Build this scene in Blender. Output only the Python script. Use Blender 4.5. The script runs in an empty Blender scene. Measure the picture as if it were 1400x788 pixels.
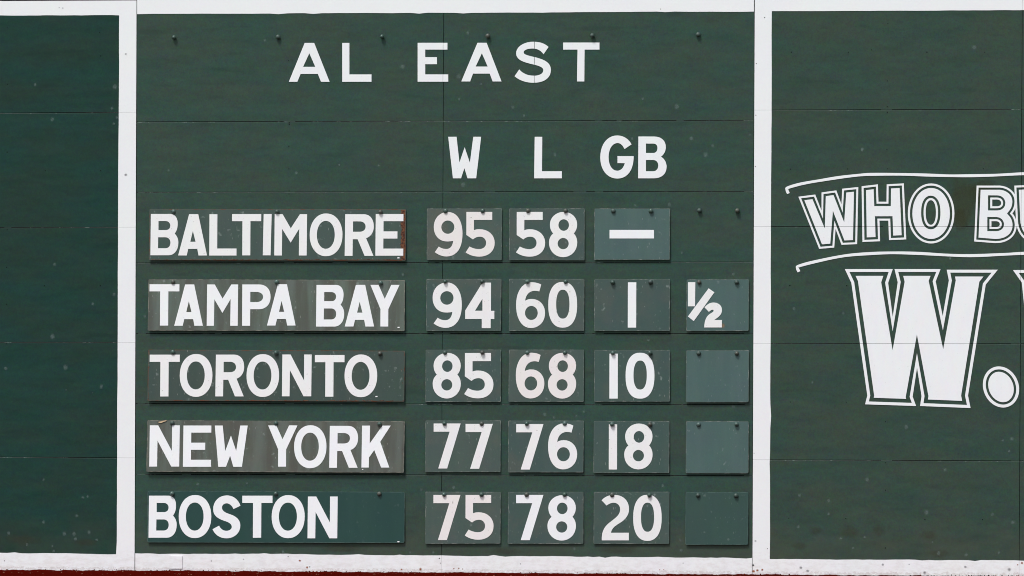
import bpy, bmesh, math, random, re
from mathutils import Vector, Matrix
from mathutils.geometry import tessellate_polygon

random.seed(11)
scene = bpy.context.scene
R = math.radians

# ------------------------------------------------------------------ camera
# Field-level camera about 45 m from the wall, 9 degrees right of square-on.
DIST, YAW, PITCH, ROLL = 45.0, R(9.0), R(-1.25), R(0.22)
UNIT = 0.0044                       # metres of wall per photograph pixel
FRAME_W = 1400 * UNIT
AIM = Vector((0.0, 0.0, 1.716))     # ground is z = 0
offs = DIST * Vector((math.sin(YAW) * math.cos(PITCH), -math.cos(YAW) * math.cos(PITCH), math.sin(PITCH)))
CAM = AIM + offs
fwd = (-offs).normalized()
rgt = fwd.cross(Vector((0, 0, 1))).normalized()
upv = rgt.cross(fwd)
rg2 = rgt * math.cos(ROLL) + upv * math.sin(ROLL)
up2 = -rgt * math.sin(ROLL) + upv * math.cos(ROLL)
cd = bpy.data.cameras.new('camera')
cam = bpy.data.objects.new('camera', cd)
scene.collection.objects.link(cam)
m = Matrix((rg2, up2, -fwd)).transposed().to_4x4()
m.translation = CAM
cam.matrix_world = m
cd.sensor_fit = 'HORIZONTAL'
cd.angle = 2 * math.atan(FRAME_W / 2 / DIST)
cd.clip_start = 0.5
cd.clip_end = 3000
scene.camera = cam

# ------------------------------------------------------------------ sky, sun, exposure (soft overcast daylight)
SUN_EL, SUN_AZ = R(58), R(-24)      # azimuth measured from the wall's outward normal, negative = left
sdir = Vector((math.sin(SUN_AZ) * math.cos(SUN_EL), -math.cos(SUN_AZ) * math.cos(SUN_EL), math.sin(SUN_EL)))
w = bpy.data.worlds.new('World')
scene.world = w
w.use_nodes = True
nt = w.node_tree
nt.nodes.clear()
sky = nt.nodes.new('ShaderNodeTexSky')
sky.sky_type = 'NISHITA'
sky.sun_disc = False
sky.sun_elevation = SUN_EL
sky.sun_rotation = math.atan2(sdir.x, sdir.y)
sky.dust_density = 2.0
hs = nt.nodes.new('ShaderNodeHueSaturation')
hs.inputs['Saturation'].default_value = 0.45
bg = nt.nodes.new('ShaderNodeBackground')
bg.inputs['Strength'].default_value = 0.10
wo = nt.nodes.new('ShaderNodeOutputWorld')
nt.links.new(sky.outputs[0], hs.inputs['Color'])
nt.links.new(hs.outputs[0], bg.inputs[0])
nt.links.new(bg.outputs[0], wo.inputs[0])
sl = bpy.data.lights.new('sun', 'SUN')
sl.energy = 1.5
sl.angle = R(12)
sl.color = (1.0, 0.995, 0.985)
so = bpy.data.objects.new('sun', sl)
so.rotation_euler = (-sdir).to_track_quat('-Z', 'Y').to_euler()
so.location = (-4, -8, 14)
scene.collection.objects.link(so)
scene.view_settings.view_transform = 'Standard'
scene.view_settings.look = 'None'
scene.view_settings.gamma = 1
scene.view_settings.exposure = 0.85
scene.view_settings.use_curve_mapping = False
scene.cycles.use_denoising = True
scene.cycles.max_bounces = 6
scene.cycles.filter_width = 1.0


# ------------------------------------------------------------------ helpers
def P(px, py):
    """Survey point: photograph pixel -> (x, z) on the wall plane y = 0."""
    h = FRAME_W / 2 / DIST
    d = fwd + rg2 * ((px / 700 - 1) * h) + up2 * ((1 - py / 394) * h * 576 / 1024)
    q = CAM + d * (-CAM.y / d.y)
    return (q.x, q.z)


def lin(c):
    c = c / 255
    return c / 12.92 if c <= 0.04045 else ((c + 0.055) / 1.055) ** 2.4


def S(r, g, b):
    return (lin(r), lin(g), lin(b))


def link(o, parent=None):
    scene.collection.objects.link(o)
    if parent:
        o.parent = parent
    return o


def thing(name, label, cat, loc, group=None):
    o = bpy.data.objects.new(name, None)
    o.location = loc
    o.empty_display_size = 0.1
    o['label'] = label
    o['category'] = cat
    o['kind'] = 'thing'
    if group:
        o['group'] = group
    return link(o)


def obj(name, bm, mats, parent=None, org=(0, 0, 0)):
    """Link bm (world coordinates) as one mesh object, local to org."""
    bmesh.ops.translate(bm, verts=bm.verts, vec=-Vector(org))
    me = bpy.data.meshes.new(name)
    bm.to_mesh(me)
    bm.free()
    for k in (mats if isinstance(mats, (list, tuple)) else [mats]):
        me.materials.append(k)
    return link(bpy.data.objects.new(name, me), parent)


def box(bm, x0, x1, y0, y1, z0, z1):
    v = [bm.verts.new((x, y, z)) for x in (x0, x1) for y in (y0, y1) for z in (z0, z1)]
    for f in ((0, 1, 3, 2), (4, 6, 7, 5), (0, 4, 5, 1), (2, 3, 7, 6), (0, 2, 6, 4), (1, 5, 7, 3)):
        bm.faces.new([v[i] for i in f])
    return v


def area(lp):
    return 0.5 * sum(a[0] * b[1] - b[0] * a[1] for a, b in zip(lp, lp[1:] + lp[:1]))


def prism(loops, front, thick, slope=None):
    """Extruded outline. loops = wall (x, z) loops, first outer, rest holes. slope(z) adds depth."""
    f = slope or (lambda z: 0.0)
    bm = bmesh.new()
    lps = []
    for i, lp in enumerate(loops):
        lp = list(lp)
        if (area(lp) > 0) != (i == 0):
            lp.reverse()
        lps.append(lp)
    tris = tessellate_polygon([[Vector((x, z, 0)) for x, z in lp] for lp in lps])
    fv = [bm.verts.new((x, front + f(z), z)) for lp in lps for x, z in lp]
    bv = [bm.verts.new((x, front + thick + f(z), z)) for lp in lps for x, z in lp]
    for t in tris:
        a, b, c = (fv[i] for i in t)
        n = (b.co - a.co).cross(c.co - a.co)
        try:
            bm.faces.new((a, b, c) if n.y < 0 else (a, c, b))
        except ValueError:
            pass
    k = 0
    for lp in lps:
        n = len(lp)
        for i in range(n):
            j = (i + 1) % n
            try:
                bm.faces.new((fv[k + i], bv[k + i], bv[k + j], fv[k + j]))
            except ValueError:
                pass
        k += n
    return bm


def cut(bm, a, b, half=0.0011):
    """Open a narrow slit through bm along the wall line a-b (x, z points)."""
    d = Vector((b[0] - a[0], 0, b[1] - a[1])).normalized()
    n = Vector((-d.z, 0, d.x))
    for s in (-1, 1):
        g = bm.verts[:] + bm.edges[:] + bm.faces[:]
        bmesh.ops.bisect_plane(bm, geom=g, plane_co=Vector((a[0], 0, a[1])) + n * half * s, plane_no=n, dist=1e-6)
    dead = []
    for f in bm.faces:
        c = f.calc_center_median() - Vector((a[0], 0, a[1]))
        if abs(c.dot(n)) < half * 0.98:
            dead.append(f)
    bmesh.ops.delete(bm, geom=dead, context='FACES')


def svg(path, steps=10):
    """Absolute M/L/C/Z path -> list of loops."""
    tok = re.findall(r'[MLCZ]|-?\d+\.?\d*', path)
    loops, cur, i, cmd = [], [], 0, None
    while i < len(tok):
        if tok[i] in 'MLCZ':
            cmd = tok[i]
            i += 1
            if cmd == 'M':
                cur = []
                loops.append(cur)
            if cmd == 'Z':
                continue
        if cmd in 'ML':
            cur.append((float(tok[i]), float(tok[i + 1])))
            i += 2
        elif cmd == 'C':
            p0 = cur[-1]
            p1, p2, p3 = [(float(tok[i + 2 * k]), float(tok[i + 2 * k + 1])) for k in range(3)]
            i += 6
            for s in range(1, steps + 1):
                t = s / steps
                u = 1 - t
                cur.append(tuple(u**3 * p0[q] + 3 * u * u * t * p1[q] + 3 * u * t * t * p2[q] + t**3 * p3[q] for q in (0, 1)))
    out = []
    for lp in loops:
        c = []
        for p in lp:
            if not c or abs(p[0] - c[-1][0]) + abs(p[1] - c[-1][1]) > 1e-4:
                c.append(p)
        if abs(c[0][0] - c[-1][0]) + abs(c[0][1] - c[-1][1]) < 1e-4:
            c.pop()
        out.append(c)
    return out


def ell(cx, cy, rx, ry, e=2.0, n=44):
    r = []
    for i in range(n):
        a = 2 * math.pi * i / n
        c, s = math.cos(a), math.sin(a)
        r.append((cx + rx * math.copysign(abs(c) ** (2 / e), c), cy + ry * math.copysign(abs(s) ** (2 / e), s)))
    return r


def inset(loops, d, cap=4.9):
    out = []
    for k, lp in enumerate(loops):
        lp = list(lp)
        if (area(lp) > 0) != (k == 0):
            lp.reverse()
        n = len(lp)
        r = []
        for i in range(n):
            a, b, c = lp[i - 1], lp[i], lp[(i + 1) % n]
            e1 = Vector((b[0] - a[0], b[1] - a[1])).normalized()
            e2 = Vector((c[0] - b[0], c[1] - b[1])).normalized()
            n1, n2 = Vector((-e1.y, e1.x)), Vector((-e2.y, e2.x))
            bi = n1 + n2
            if bi.length < 1e-6:
                bi = n1
            h = bi.normalized()
            q = min(d / max(h.dot(n1), 1e-3), cap * d)
            r.append((b[0] + h.x * q, b[1] + h.y * q))
        out.append(r)
    return out


# ------------------------------------------------------------------ materials
class N:
    """Small node-graph helper."""
    def __init__(self, name):
        self.m = bpy.data.materials.new(name)
        self.m.use_nodes = True
        self.t = self.m.node_tree
        self.b = self.t.nodes['Principled BSDF']
        self.out = self.t.nodes['Material Output']

    def new(self, kind, **kw):
        n = self.t.nodes.new(kind)
        for k, v in kw.items():
            setattr(n, k, v)
        return n

    def put(self, sock, v):
        if hasattr(v, 'is_linked'):
            self.t.links.new(v, sock)
        else:
            sock.default_value = v

    def math(self, op, a, b=None, c=None, clamp=False):
        n = self.new('ShaderNodeMath', operation=op, use_clamp=clamp)
        for i, v in enumerate((a, b, c)):
            if v is not None:
                self.put(n.inputs[i], v)
        return n.outputs[0]

    def vec(self, op, a, b):
        n = self.new('ShaderNodeVectorMath', operation=op)
        self.put(n.inputs[0], a)
        self.put(n.inputs[1], b)
        return n.outputs[0]

    def scaled(self, src, s, off=(0, 0, 0)):
        n = self.new('ShaderNodeMapping')
        self.put(n.inputs['Vector'], src)
        n.inputs['Scale'].default_value = s
        n.inputs['Location'].default_value = off
        return n.outputs[0]

    def noise(self, v, scale, detail=3, rough=0.55):
        n = self.new('ShaderNodeTexNoise')
        self.put(n.inputs['Vector'], v)
        n.inputs['Scale'].default_value = scale
        n.inputs['Detail'].default_value = detail
        n.inputs['Roughness'].default_value = rough
        return n

    def step(self, v, lo, hi):
        n = self.new('ShaderNodeMapRange', interpolation_type='SMOOTHSTEP')
        self.put(n.inputs['Value'], v)
        n.inputs['From Min'].default_value = lo
        n.inputs['From Max'].default_value = hi
        return n.outputs[0]

    def mix(self, f, a, b):
        n = self.new('ShaderNodeMix', data_type='RGBA')
        self.put(n.inputs[0], f)
        for s, v in ((n.inputs[6], a), (n.inputs[7], b)):
            self.put(s, v if hasattr(v, 'is_linked') else (*v[:3], 1))
        return n.outputs[2]

    def vary(self, col, nz, amp):
        """col * (1 + amp * (noise colour - 0.5) * 2)"""
        f = self.new('ShaderNodeVectorMath', operation='MULTIPLY_ADD')
        self.put(f.inputs[0], nz.outputs['Color'])
        f.inputs[1].default_value = (2 * amp,) * 3
        f.inputs[2].default_value = (1 - amp,) * 3
        return self.vec('MULTIPLY', col, f.outputs[0])

    def xyz(self, v):
        n = self.new('ShaderNodeSeparateXYZ')
        self.put(n.inputs[0], v)
        return n.outputs

    def done(self, col, rough=0.6, spec=0.2, bump=None, bdist=0.001, bstr=0.3):
        self.put(self.b.inputs['Base Color'], col if hasattr(col, 'is_linked') else (*col, 1))
        self.put(self.b.inputs['Roughness'], rough)
        self.b.inputs['Specular IOR Level'].default_value = spec
        if bump is not None:
            n = self.new('ShaderNodeBump')
            n.inputs['Distance'].default_value = bdist
            n.inputs['Strength'].default_value = bstr
            self.put(n.inputs['Height'], bump)
            self.t.links.new(n.outputs[0], self.b.inputs['Normal'])
        return self.m


def pos(n):
    return n.new('ShaderNodeNewGeometry').outputs['Position']


def wall_paint(name, a, b, seed, dust=0.3):
    n = N(name)
    p = pos(n)
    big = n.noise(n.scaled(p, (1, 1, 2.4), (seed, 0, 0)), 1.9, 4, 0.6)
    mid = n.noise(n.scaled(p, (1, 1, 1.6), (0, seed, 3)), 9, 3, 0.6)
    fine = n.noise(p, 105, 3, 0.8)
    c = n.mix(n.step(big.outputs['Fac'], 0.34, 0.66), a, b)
    c = n.vary(c, mid, 0.19)
    c = n.vary(c, n.noise(p, 46, 3, 0.7), 0.34)
    c = n.vary(c, fine, 0.55)
    # darker noise patches stretched into horizontal streaks
    sm = n.noise(n.scaled(p, (2.2, 1, 13), (seed, 0, 7)), 1.2, 2, 0.5)
    c = n.mix(n.math('MULTIPLY', n.step(sm.outputs['Fac'], 0.60, 0.72), 0.35), c, (a[0] * 0.6, a[1] * 0.6, a[2] * 0.58))
    # splashed track dust, ragged, only near the foot of the wall
    z = n.xyz(p)[2]
    dn = n.noise(n.scaled(p, (1, 1, 1.2), (4, seed, 0)), 5.5, 5, 0.65)
    h = n.math('SUBTRACT', 1.0, n.step(z, 0.05, 0.62))
    f = n.math('MULTIPLY', n.step(n.math('MULTIPLY', dn.outputs['Fac'], h), 0.22, 0.5), dust)
    c = n.mix(f, c, S(74, 74, 60))
    rg = n.math('MULTIPLY_ADD', mid.outputs['Fac'], 0.25, 0.42)
    wob = n.noise(n.scaled(p, (1, 1, 2)), 3.5, 2, 0.5)
    return n.done(c, rg, 0.22, wob.outputs['Fac'], 0.014, 0.4)


def white_paint(name, col, dirt):
    n = N(name)
    p = pos(n)
    big = n.noise(n.scaled(p, (1, 1, 0.7)), 5, 4, 0.6)
    c = n.vary(col, big, 0.035)
    c = n.vary(c, n.noise(p, 70, 2), 0.035)
    z = n.xyz(p)[2]
    low = n.math('SUBTRACT', 1.0, n.step(z, 0.0, 0.42))
    dn = n.noise(n.scaled(p, (1, 1, 2.2)), 16, 5, 0.7)
    f = n.math('MULTIPLY', n.step(n.math('MULTIPLY', dn.outputs['Fac'], low), 0.36, 0.66), dirt)
    c = n.mix(f, c, S(176, 158, 148))
    vlow = n.math('SUBTRACT', 1.0, n.step(z, 0.012, 0.055))
    rn = n.noise(n.scaled(p, (1, 1, 1.5), (9, 0, 0)), 42, 4, 0.7)
    f = n.math('MULTIPLY', n.step(n.math('MULTIPLY', rn.outputs['Fac'], vlow), 0.40, 0.54), dirt)
    c = n.mix(f, c, S(130, 84, 58))
    return n.done(c, 0.5, 0.25, n.noise(p, 8, 3).outputs['Fac'], 0.004, 0.2)


def letter_paint(name, col, wear):
    n = N(name)
    p = pos(n)
    c = n.vary(col, n.noise(n.scaled(p, (1.5, 1, 0.7)), 12, 4, 0.6), 0.05)
    c = n.vary(c, n.noise(p, 80, 2), 0.03)
    sp = n.noise(p, 75, 2, 0.5)
    c = n.mix(n.math('MULTIPLY', n.step(sp.outputs['Fac'], 0.685, 0.73), wear), c, S(96, 84, 74))
    ru = n.noise(p, 14, 4, 0.6)
    c = n.mix(n.math('MULTIPLY', n.step(ru.outputs['Fac'], 0.58, 0.75), wear * 0.3), c, S(214, 190, 178))
    return n.done(c, 0.5, 0.25)


def plate_paint(name, col, col2, streak=0.5, rust_right=0.0, rust_low=0.0, rust_left=0.0, warm=0.0, seed=0.0, rough=0.5, scr=1.0):
    n = N(name)
    p = pos(n)
    g = n.new('ShaderNodeTexCoord').outputs['Generated']
    x, y, z = n.xyz(g)[0:3]
    st = n.noise(n.scaled(p, (8, 1, 0.9), (seed, 0, 0)), 1.6, 5, 0.55)
    c = n.mix(n.math('MULTIPLY', n.step(st.outputs['Fac'], 0.36, 0.66), streak), col, col2)
    bl = n.noise(n.scaled(p, (1, 1, 1), (seed, seed, 0)), 6, 4, 0.6)
    c = n.vary(c, bl, 0.12)
    if warm:
        c = n.mix(n.math('MULTIPLY', n.step(bl.outputs['Fac'], 0.46, 0.68), warm), c, S(104, 92, 82))
    c = n.vary(c, n.noise(p, 110, 2, 0.7), 0.15)
    # pale rubbed spots and fine scratches
    sp = n.noise(n.scaled(p, (1, 1, 1), (0, seed, 5)), 26, 2, 0.5)
    c = n.mix(n.math('MULTIPLY', n.step(sp.outputs['Fac'], 0.66, 0.78), 0.35 * scr), c, S(150, 160, 156))
    sc = n.noise(n.scaled(p, (260, 1, 34), (seed, 0, 0)), 1, 1, 0.3)
    c = n.mix(n.math('MULTIPLY', n.step(sc.outputs['Fac'], 0.735, 0.77), 0.5 * scr), c, S(176, 178, 172))
    # rust eating in from the edges
    rn = n.noise(p, 46, 4, 0.7).outputs['Fac']
    e = None
    for amt, mask in ((rust_right, n.step(x, 0.966, 0.992)), (rust_low, n.math('SUBTRACT', 1.0, n.step(z, 0.0, 0.07))),
                      (rust_left, n.math('SUBTRACT', 1.0, n.step(x, 0.0, 0.022)))):
        if amt:
            k = n.math('MULTIPLY', mask, amt)
            e = k if e is None else n.math('MAXIMUM', e, k)
    if e is not None:
        f = n.step(n.math('MULTIPLY', rn, e), 0.40, 0.52)
        rc = n.mix(n.step(n.noise(p, 90, 3).outputs['Fac'], 0.4, 0.62), S(58, 26, 15), S(106, 64, 36))
        c = n.mix(f, c, rc)
    return n.done(c, rough, 0.3, bl.outputs['Fac'], 0.003, 0.2)


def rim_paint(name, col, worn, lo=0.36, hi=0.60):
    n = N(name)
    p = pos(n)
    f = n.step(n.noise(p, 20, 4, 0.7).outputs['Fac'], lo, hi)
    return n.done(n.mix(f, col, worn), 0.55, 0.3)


def plain(name, col, rough=0.6, spec=0.25, amp=0.15, scale=40):
    n = N(name)
    return n.done(n.vary(col, n.noise(pos(n), scale, 3), amp), rough, spec)


def mark_paint(name, col, strength, ragged=0.4, nscale=60):
    """A soft-edged smudge: unit disc, fading outwards from its own centre."""
    n = N(name)
    o = n.new('ShaderNodeTexCoord').outputs['Object']
    d = n.new('ShaderNodeVectorMath', operation='LENGTH')
    n.put(d.inputs[0], o)
    nz = n.noise(pos(n), nscale, 3, 0.6).outputs['Fac']
    r = n.math('ADD', d.outputs['Value'], n.math('MULTIPLY', n.math('SUBTRACT', nz, 0.5), ragged * 2))
    a = n.math('MULTIPLY', n.math('SUBTRACT', 1.0, n.step(r, 0.25, 0.95)), strength)
    n.put(n.b.inputs['Alpha'], a)
    return n.done(col, 0.7, 0.15)


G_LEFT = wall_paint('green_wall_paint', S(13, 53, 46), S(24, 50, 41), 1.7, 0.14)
G_MID = wall_paint('green_board_paint', S(42, 68, 59), S(50, 67, 57), 5.1)
G_RIGHT = wall_paint('green_sign_paint', S(43, 66, 57), S(51, 67, 56), 8.3)
WHITE = white_paint('white_border_paint', (0.805, 0.805, 0.808), 0.22)
L_CLEAN = letter_paint('white_letter_paint', (0.81, 0.815, 0.82), 0.10)
L_WORN = letter_paint('worn_letter_paint', (0.785, 0.775, 0.765), 0.32)
L_PINK = letter_paint('stained_letter_paint', (0.77, 0.725, 0.705), 0.45)
DARK = plain('dark_backing', S(10, 13, 12), 0.95, 0.05)
EDGE = rim_paint('panel_edge', S(30, 44, 38), S(112, 126, 118), 0.54, 0.68)
PEG = plain('peg_green_paint', S(58, 78, 70), 0.35, 0.5, 0.2, 60)
M_PALE = mark_paint('pale_smudge', S(136, 154, 150), 0.21, 0.18)
M_FAINT = mark_paint('faint_smudge', S(128, 146, 142), 0.20, 0.15)
M_DARK = mark_paint('dark_dot', S(12, 16, 14), 0.85, 0.1)
M_BROWN = mark_paint('brown_stain', S(72, 66, 50), 0.22, 0.6, 16)
M_OLIVE = mark_paint('olive_stain', S(66, 70, 46), 0.42, 0.5, 12)
M_RUST = mark_paint('rust_spot', S(150, 84, 44), 0.8, 0.5, 90)
M_TAN = mark_paint('tan_stain', S(142, 122, 98), 0.6, 0.15, 40)
M_SOOT = mark_paint('grey_smear', S(70, 70, 74), 0.45, 0.5, 30)
STICK = plain('sticker_white', (0.8, 0.8, 0.8), 0.4, 0.3, 0.02)
SCRAP = plain('dry_scrap', S(196, 172, 142), 0.8, 0.1, 0.2, 90)

# ------------------------------------------------------------------ ground
nn = N('clay')
pp = pos(nn)
cc = nn.vary(S(66, 9, 4), nn.noise(pp, 28, 5, 0.7), 0.5)
gr = nn.noise(pp, 160, 2, 0.6)
cc = nn.mix(nn.math('MULTIPLY', nn.step(gr.outputs['Fac'], 0.66, 0.74), 0.45), cc, S(140, 80, 58))
CLAY = nn.done(cc, 1.0, 0.0, gr.outputs['Fac'], 0.004, 0.6)
nn = N('turf')
pp = pos(nn)
cc = nn.vary((0.045, 0.085, 0.028), nn.noise(pp, 0.8, 4), 0.25)
TURF = nn.done(nn.vary(cc, nn.noise(pp, 60, 3), 0.4), 0.9, 0.1, nn.noise(pp, 90, 3).outputs['Fac'], 0.02, 0.6)
bm = bmesh.new()
vs = [bm.verts.new(p) for p in ((-800, -800, -0.012), (800, -800, -0.012), (800, 800, -0.012), (-800, 800, -0.012))]
bm.faces.new(vs)
o = obj('ground', bm, TURF)
o['kind'] = 'structure'
o['label'] = 'mown green outfield grass in front of the wall'
o['category'] = 'ground'
bm = bmesh.new()
vs = [bm.verts.new(p) for p in ((-60, -4.6, -0.004), (60, -4.6, -0.004), (60, 0.3, -0.004), (-60, 0.3, -0.004))]
bm.faces.new(vs)
o = obj('warning_track', bm, CLAY)
o['kind'] = 'structure'
o['label'] = 'dark red clay track along the foot of the wall'
o['category'] = 'track'
# loose clay banked against the foot of the wall
bm = bmesh.new()
prof = ((-0.16, -0.008), (-0.11, -0.001), (-0.06, 0.002), (-0.02, 0.003), (0.02, 0.001))
nx = 900
rows = []
hl = [0.0] * (nx + 1)
for k in range(16):
    f, ph, a = random.uniform(0.6, 90), random.uniform(0, 6.28), random.uniform(0.4, 1.0) * 0.0006
    for i in range(nx + 1):
        hl[i] += a * math.sin(f * (i / nx) * 7.0 + ph)
for i in range(nx + 1):
    x = -4.1 + 8.4 * i / nx
    rows.append([bm.verts.new((x, y, z + hl[i] * (0.4 + 0.6 * (j > 1)) + random.uniform(-0.0012, 0.0018))) for j, (y, z) in enumerate(prof)])
for a, b in zip(rows, rows[1:]):
    for j in range(len(prof) - 1):
        bm.faces.new((a[j], b[j], b[j + 1], a[j + 1]))
# grit: pale pebbles lying on the clay and dark crumbs caught along the foot of the wall


def crumb(x, y, z, r, mi):
    ds = ((1, 0, 0), (-1, 0, 0), (0, 1, 0), (0, -1, 0), (0, 0, 1), (0, 0, -1))
    v = [bm.verts.new((x + d[0] * r * random.uniform(.7, 1.5), y + d[1] * r * random.uniform(.7, 1.3), z + d[2] * r * random.uniform(.6, 1.1))) for d in ds]
    for a, b, c in ((0, 2, 4), (2, 1, 4), (1, 3, 4), (3, 0, 4), (2, 0, 5), (1, 2, 5), (3, 1, 5), (0, 3, 5)):
        bm.faces.new((v[a], v[b], v[c])).material_index = mi


for i in range(520):
    crumb(random.uniform(-4, 4.2), random.uniform(-1.3, -0.14), -0.001, random.uniform(0.0015, 0.0036), random.choice((0, 1, 1, 2)))
for i in range(26):
    cx = random.uniform(-3.3, 3.3)
    for j in range(random.randint(3, 14)):
        crumb(cx + random.gauss(0, 0.09), -0.03, 0.005 + random.uniform(-.002, .003), random.uniform(0.0018, 0.0045), random.choice((2, 2, 0, 3)))
o = obj('loose_clay', bm, [CLAY, plain('pale_grit', S(150, 104, 84), 0.9, 0.1), plain('dark_crumb', S(24, 18, 14), 0.9, 0.1), plain('rusty_crumb', S(120, 70, 36), 0.9, 0.1)])
o['kind'] = 'stuff'
o['label'] = 'loose dark red clay banked against the foot of the wall'
o['category'] = 'clay'


# ------------------------------------------------------------------ wall sections
def at_h(line, x):
    (x0, y0), (x1, y1) = line
    return y0 + (y1 - y0) * (x - x0) / (x1 - x0)


def at_v(line, y):
    (x0, y0), (x1, y1) = line
    return x0 + (x1 - x0) * (y - y0) / (y1 - y0)


def cross(v, h):
    x = v[0][0]
    for _ in range(4):
        y = at_h(h, x)
        x = at_v(v, y)
    return x, y


TOP = ((0, 1.3), (1400, -6.8))
BOT = ((0, 786), (1400, 791))
V_FAR_L = ((-220, 0), (-224, 788))
V_L10 = ((10.5, 0), (7.5, 788))
V_187 = ((187.2, 20), (184.5, 757))
V_605 = ((606.6, 20), (603.4, 745))
V_1031 = ((1031.4, 20), (1028.6, 760))
V_1395 = ((1397.6, 20), (1393.4, 760))
V_FAR_R = ((1640, 0), (1637, 788))
H_L = [((15, 154.6), (163, 153.6)), ((15, 311.2), (163, 310.8)), ((15, 468.3), (163, 468.3)), ((15, 625.3), (160, 626.3))]
H_M = [((190, 166.7), (1017, 164.6)), ((190, 263), (1017, 261.8)), ((190, 359.7), (1017, 358.4)),
       ((190, 456.2), (1017, 456.3)), ((190, 552), (1017, 553.4)), ((190, 648.8), (1017, 650.7))]
H_R = [((1031, 150.6), (1382, 149.5)), ((1031, 310), (1382, 309.8)), ((1031, 469.6), (1382, 470.3)), ((1031, 629), (1382, 630.5))]

GAP_V, GAP = 0.36, 0.43


def panels(root, org, vlines, hlines, mat):
    hs_ = [TOP] + hlines + [BOT]
    for vl, vr in zip(vlines, vlines[1:]):
        for ht, hb in zip(hs_, hs_[1:]):
            q = []
            for v, sx in ((vl, 1), (vr, -1)):
                for h, sy in ((ht, 1), (hb, -1)):
                    x, y = cross(v, h)
                    q.append(P(x + sx * GAP_V, y + sy * GAP))
            tl, bl, tr, br = q
            dz = random.uniform(-0.0006, 0.0006)
            bm = bmesh.new()
            # front face with a narrow worn lip along the top edge, 6 mm thick sheet
            lip = 0.0016
            pts = [(tl[0], dz + 0.0008, tl[1]), (tr[0], dz + 0.0008, tr[1]), (tr[0], dz, tr[1] - lip), (tl[0], dz, tl[1] - lip),
                   (br[0], dz, br[1]), (bl[0], dz, bl[1])]
            v = [bm.verts.new(p) for p in pts]
            b = [bm.verts.new((p[0], 0.006, p[1])) for p in (tl, tr, br, bl)]
            bm.faces.new((v[3], v[2], v[1], v[0])).material_index = 1
            bm.faces.new((v[5], v[4], v[2], v[3]))
            bm.faces.new((v[0], v[1], b[1], b[0])).material_index = 1
            bm.faces.new((v[5], b[3], b[2], v[4]))
            bm.faces.new((v[3], v[0], b[0], b[3], v[5]))
            bm.faces.new((v[4], b[2], b[1], v[1], v[2]))
            bm.faces.new((b[0], b[1], b[2], b[3]))
            bmesh.ops.recalc_face_normals(bm, faces=bm.faces)
            obj('panel', bm, [mat, EDGE], root, org)


def fillers(root, org, hlines, spans, mat):
    """Places where the sheet joints were caulked and painted over."""
    for h in hlines:
        lo_, hi_ = min(a for a, _ in spans), max(b for _, b in spans)
        extra = []
        for _ in range(int((hi_ - lo_) / 400)):
            a = random.uniform(lo_, hi_ - 30)
            extra.append((a, a + random.uniform(4, 26)))
        for x0, x1 in list(spans) + extra:
            x0 += random.uniform(-1.5, 1.5)
            x1 += random.uniform(-1.5, 1.5)
            a, b = P(x0, at_h(h, x0)), P(x1, at_h(h, x1))
            e = UNIT * GAP + 0.0008
            bm = prism([[(a[0], a[1] - e), (b[0], b[1] - e), (b[0], b[1] + e), (a[0], a[1] + e)]], 0.0012, 0.004)
            obj('joint_filler', bm, mat, root, org)


def backing(root, org, vl, vr, y):
    x0, x1 = P(at_v(vl, 394), 394)[0], P(at_v(vr, 394), 394)[0]
    z1 = P(700, -3)[1]
    bm = bmesh.new()
    box(bm, x0, x1, y, y + 0.02, -0.05, z1)
    obj('backing', bm, DARK, root, org)


def jag(a, b, amp=0.35, step=10, blip=0.04):
    """Points from a to b along a hand-painted edge."""
    n = max(2, int(math.hypot(b[0] - a[0], b[1] - a[1]) / step))
    dx, dy = b[0] - a[0], b[1] - a[1]
    L = math.hypot(dx, dy)
    nx_, ny_ = -dy / L, dx / L
    r, drift = [], 0.0
    for i in range(n + 1):
        t = i / n
        drift = drift * 0.75 + random.gauss(0, amp * 0.5)
        k = drift if 0 < i < n else 0
        if 0 < i < n and random.random() < blip:
            k += random.choice((-1, 1)) * random.uniform(0.5, 1.2)
        r.append((a[0] + dx * t + nx_ * k, a[1] + dy * t + ny_ * k))
    return r


def PL(lp):
    return [P(*q) for q in lp]


def slit_lines(hl=(), vl=()):
    r = [(P(*h[0]), P(*h[1])) for h in hl]
    return r + [(P(*v[0]), P(*v[1])) for v in vl]


def border(root, org, pts, slits, front=-0.0016):
    bm = prism([PL(pts)], front, 0.0032)
    for a, b in slits:
        cut(bm, a, b, 0.0005)
    return obj('border', bm, WHITE, root, org)


disc = None


def mark(root, org, px, py, r, mat, name='smudge', sx=1.0, sy=1.0, y=-0.0034, rot=0.0):
    """Soft-edged mark r photo-pixels across, a thin film on the paint."""
    global disc
    if disc is None:
        b_ = bmesh.new()
        vs_ = [b_.verts.new((math.cos(2 * math.pi * i / 18), 0, math.sin(2 * math.pi * i / 18))) for i in range(18)]
        b_.faces.new(vs_)
        bmesh.ops.reverse_faces(b_, faces=b_.faces) if b_.faces[:][0].normal.y > 0 else None
        disc = bpy.data.meshes.new('smudge')
        b_.to_mesh(disc)
        b_.free()
    me = mark.cache.get(mat.name)
    if me is None:
        me = disc.copy()
        me.materials.append(mat)
        mark.cache[mat.name] = me
    o_ = bpy.data.objects.new(name, me)
    x, z = P(px, py)
    mark.k += 1
    o_.location = Vector((x, y - (mark.k % 7) * 0.00004, z)) - Vector(org)
    o_.scale = (r * UNIT * sx, 1, r * UNIT * sy)
    o_.rotation_euler = (0, rot, 0)
    return link(o_, root)


mark.cache = {}
mark.k = 0

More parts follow.
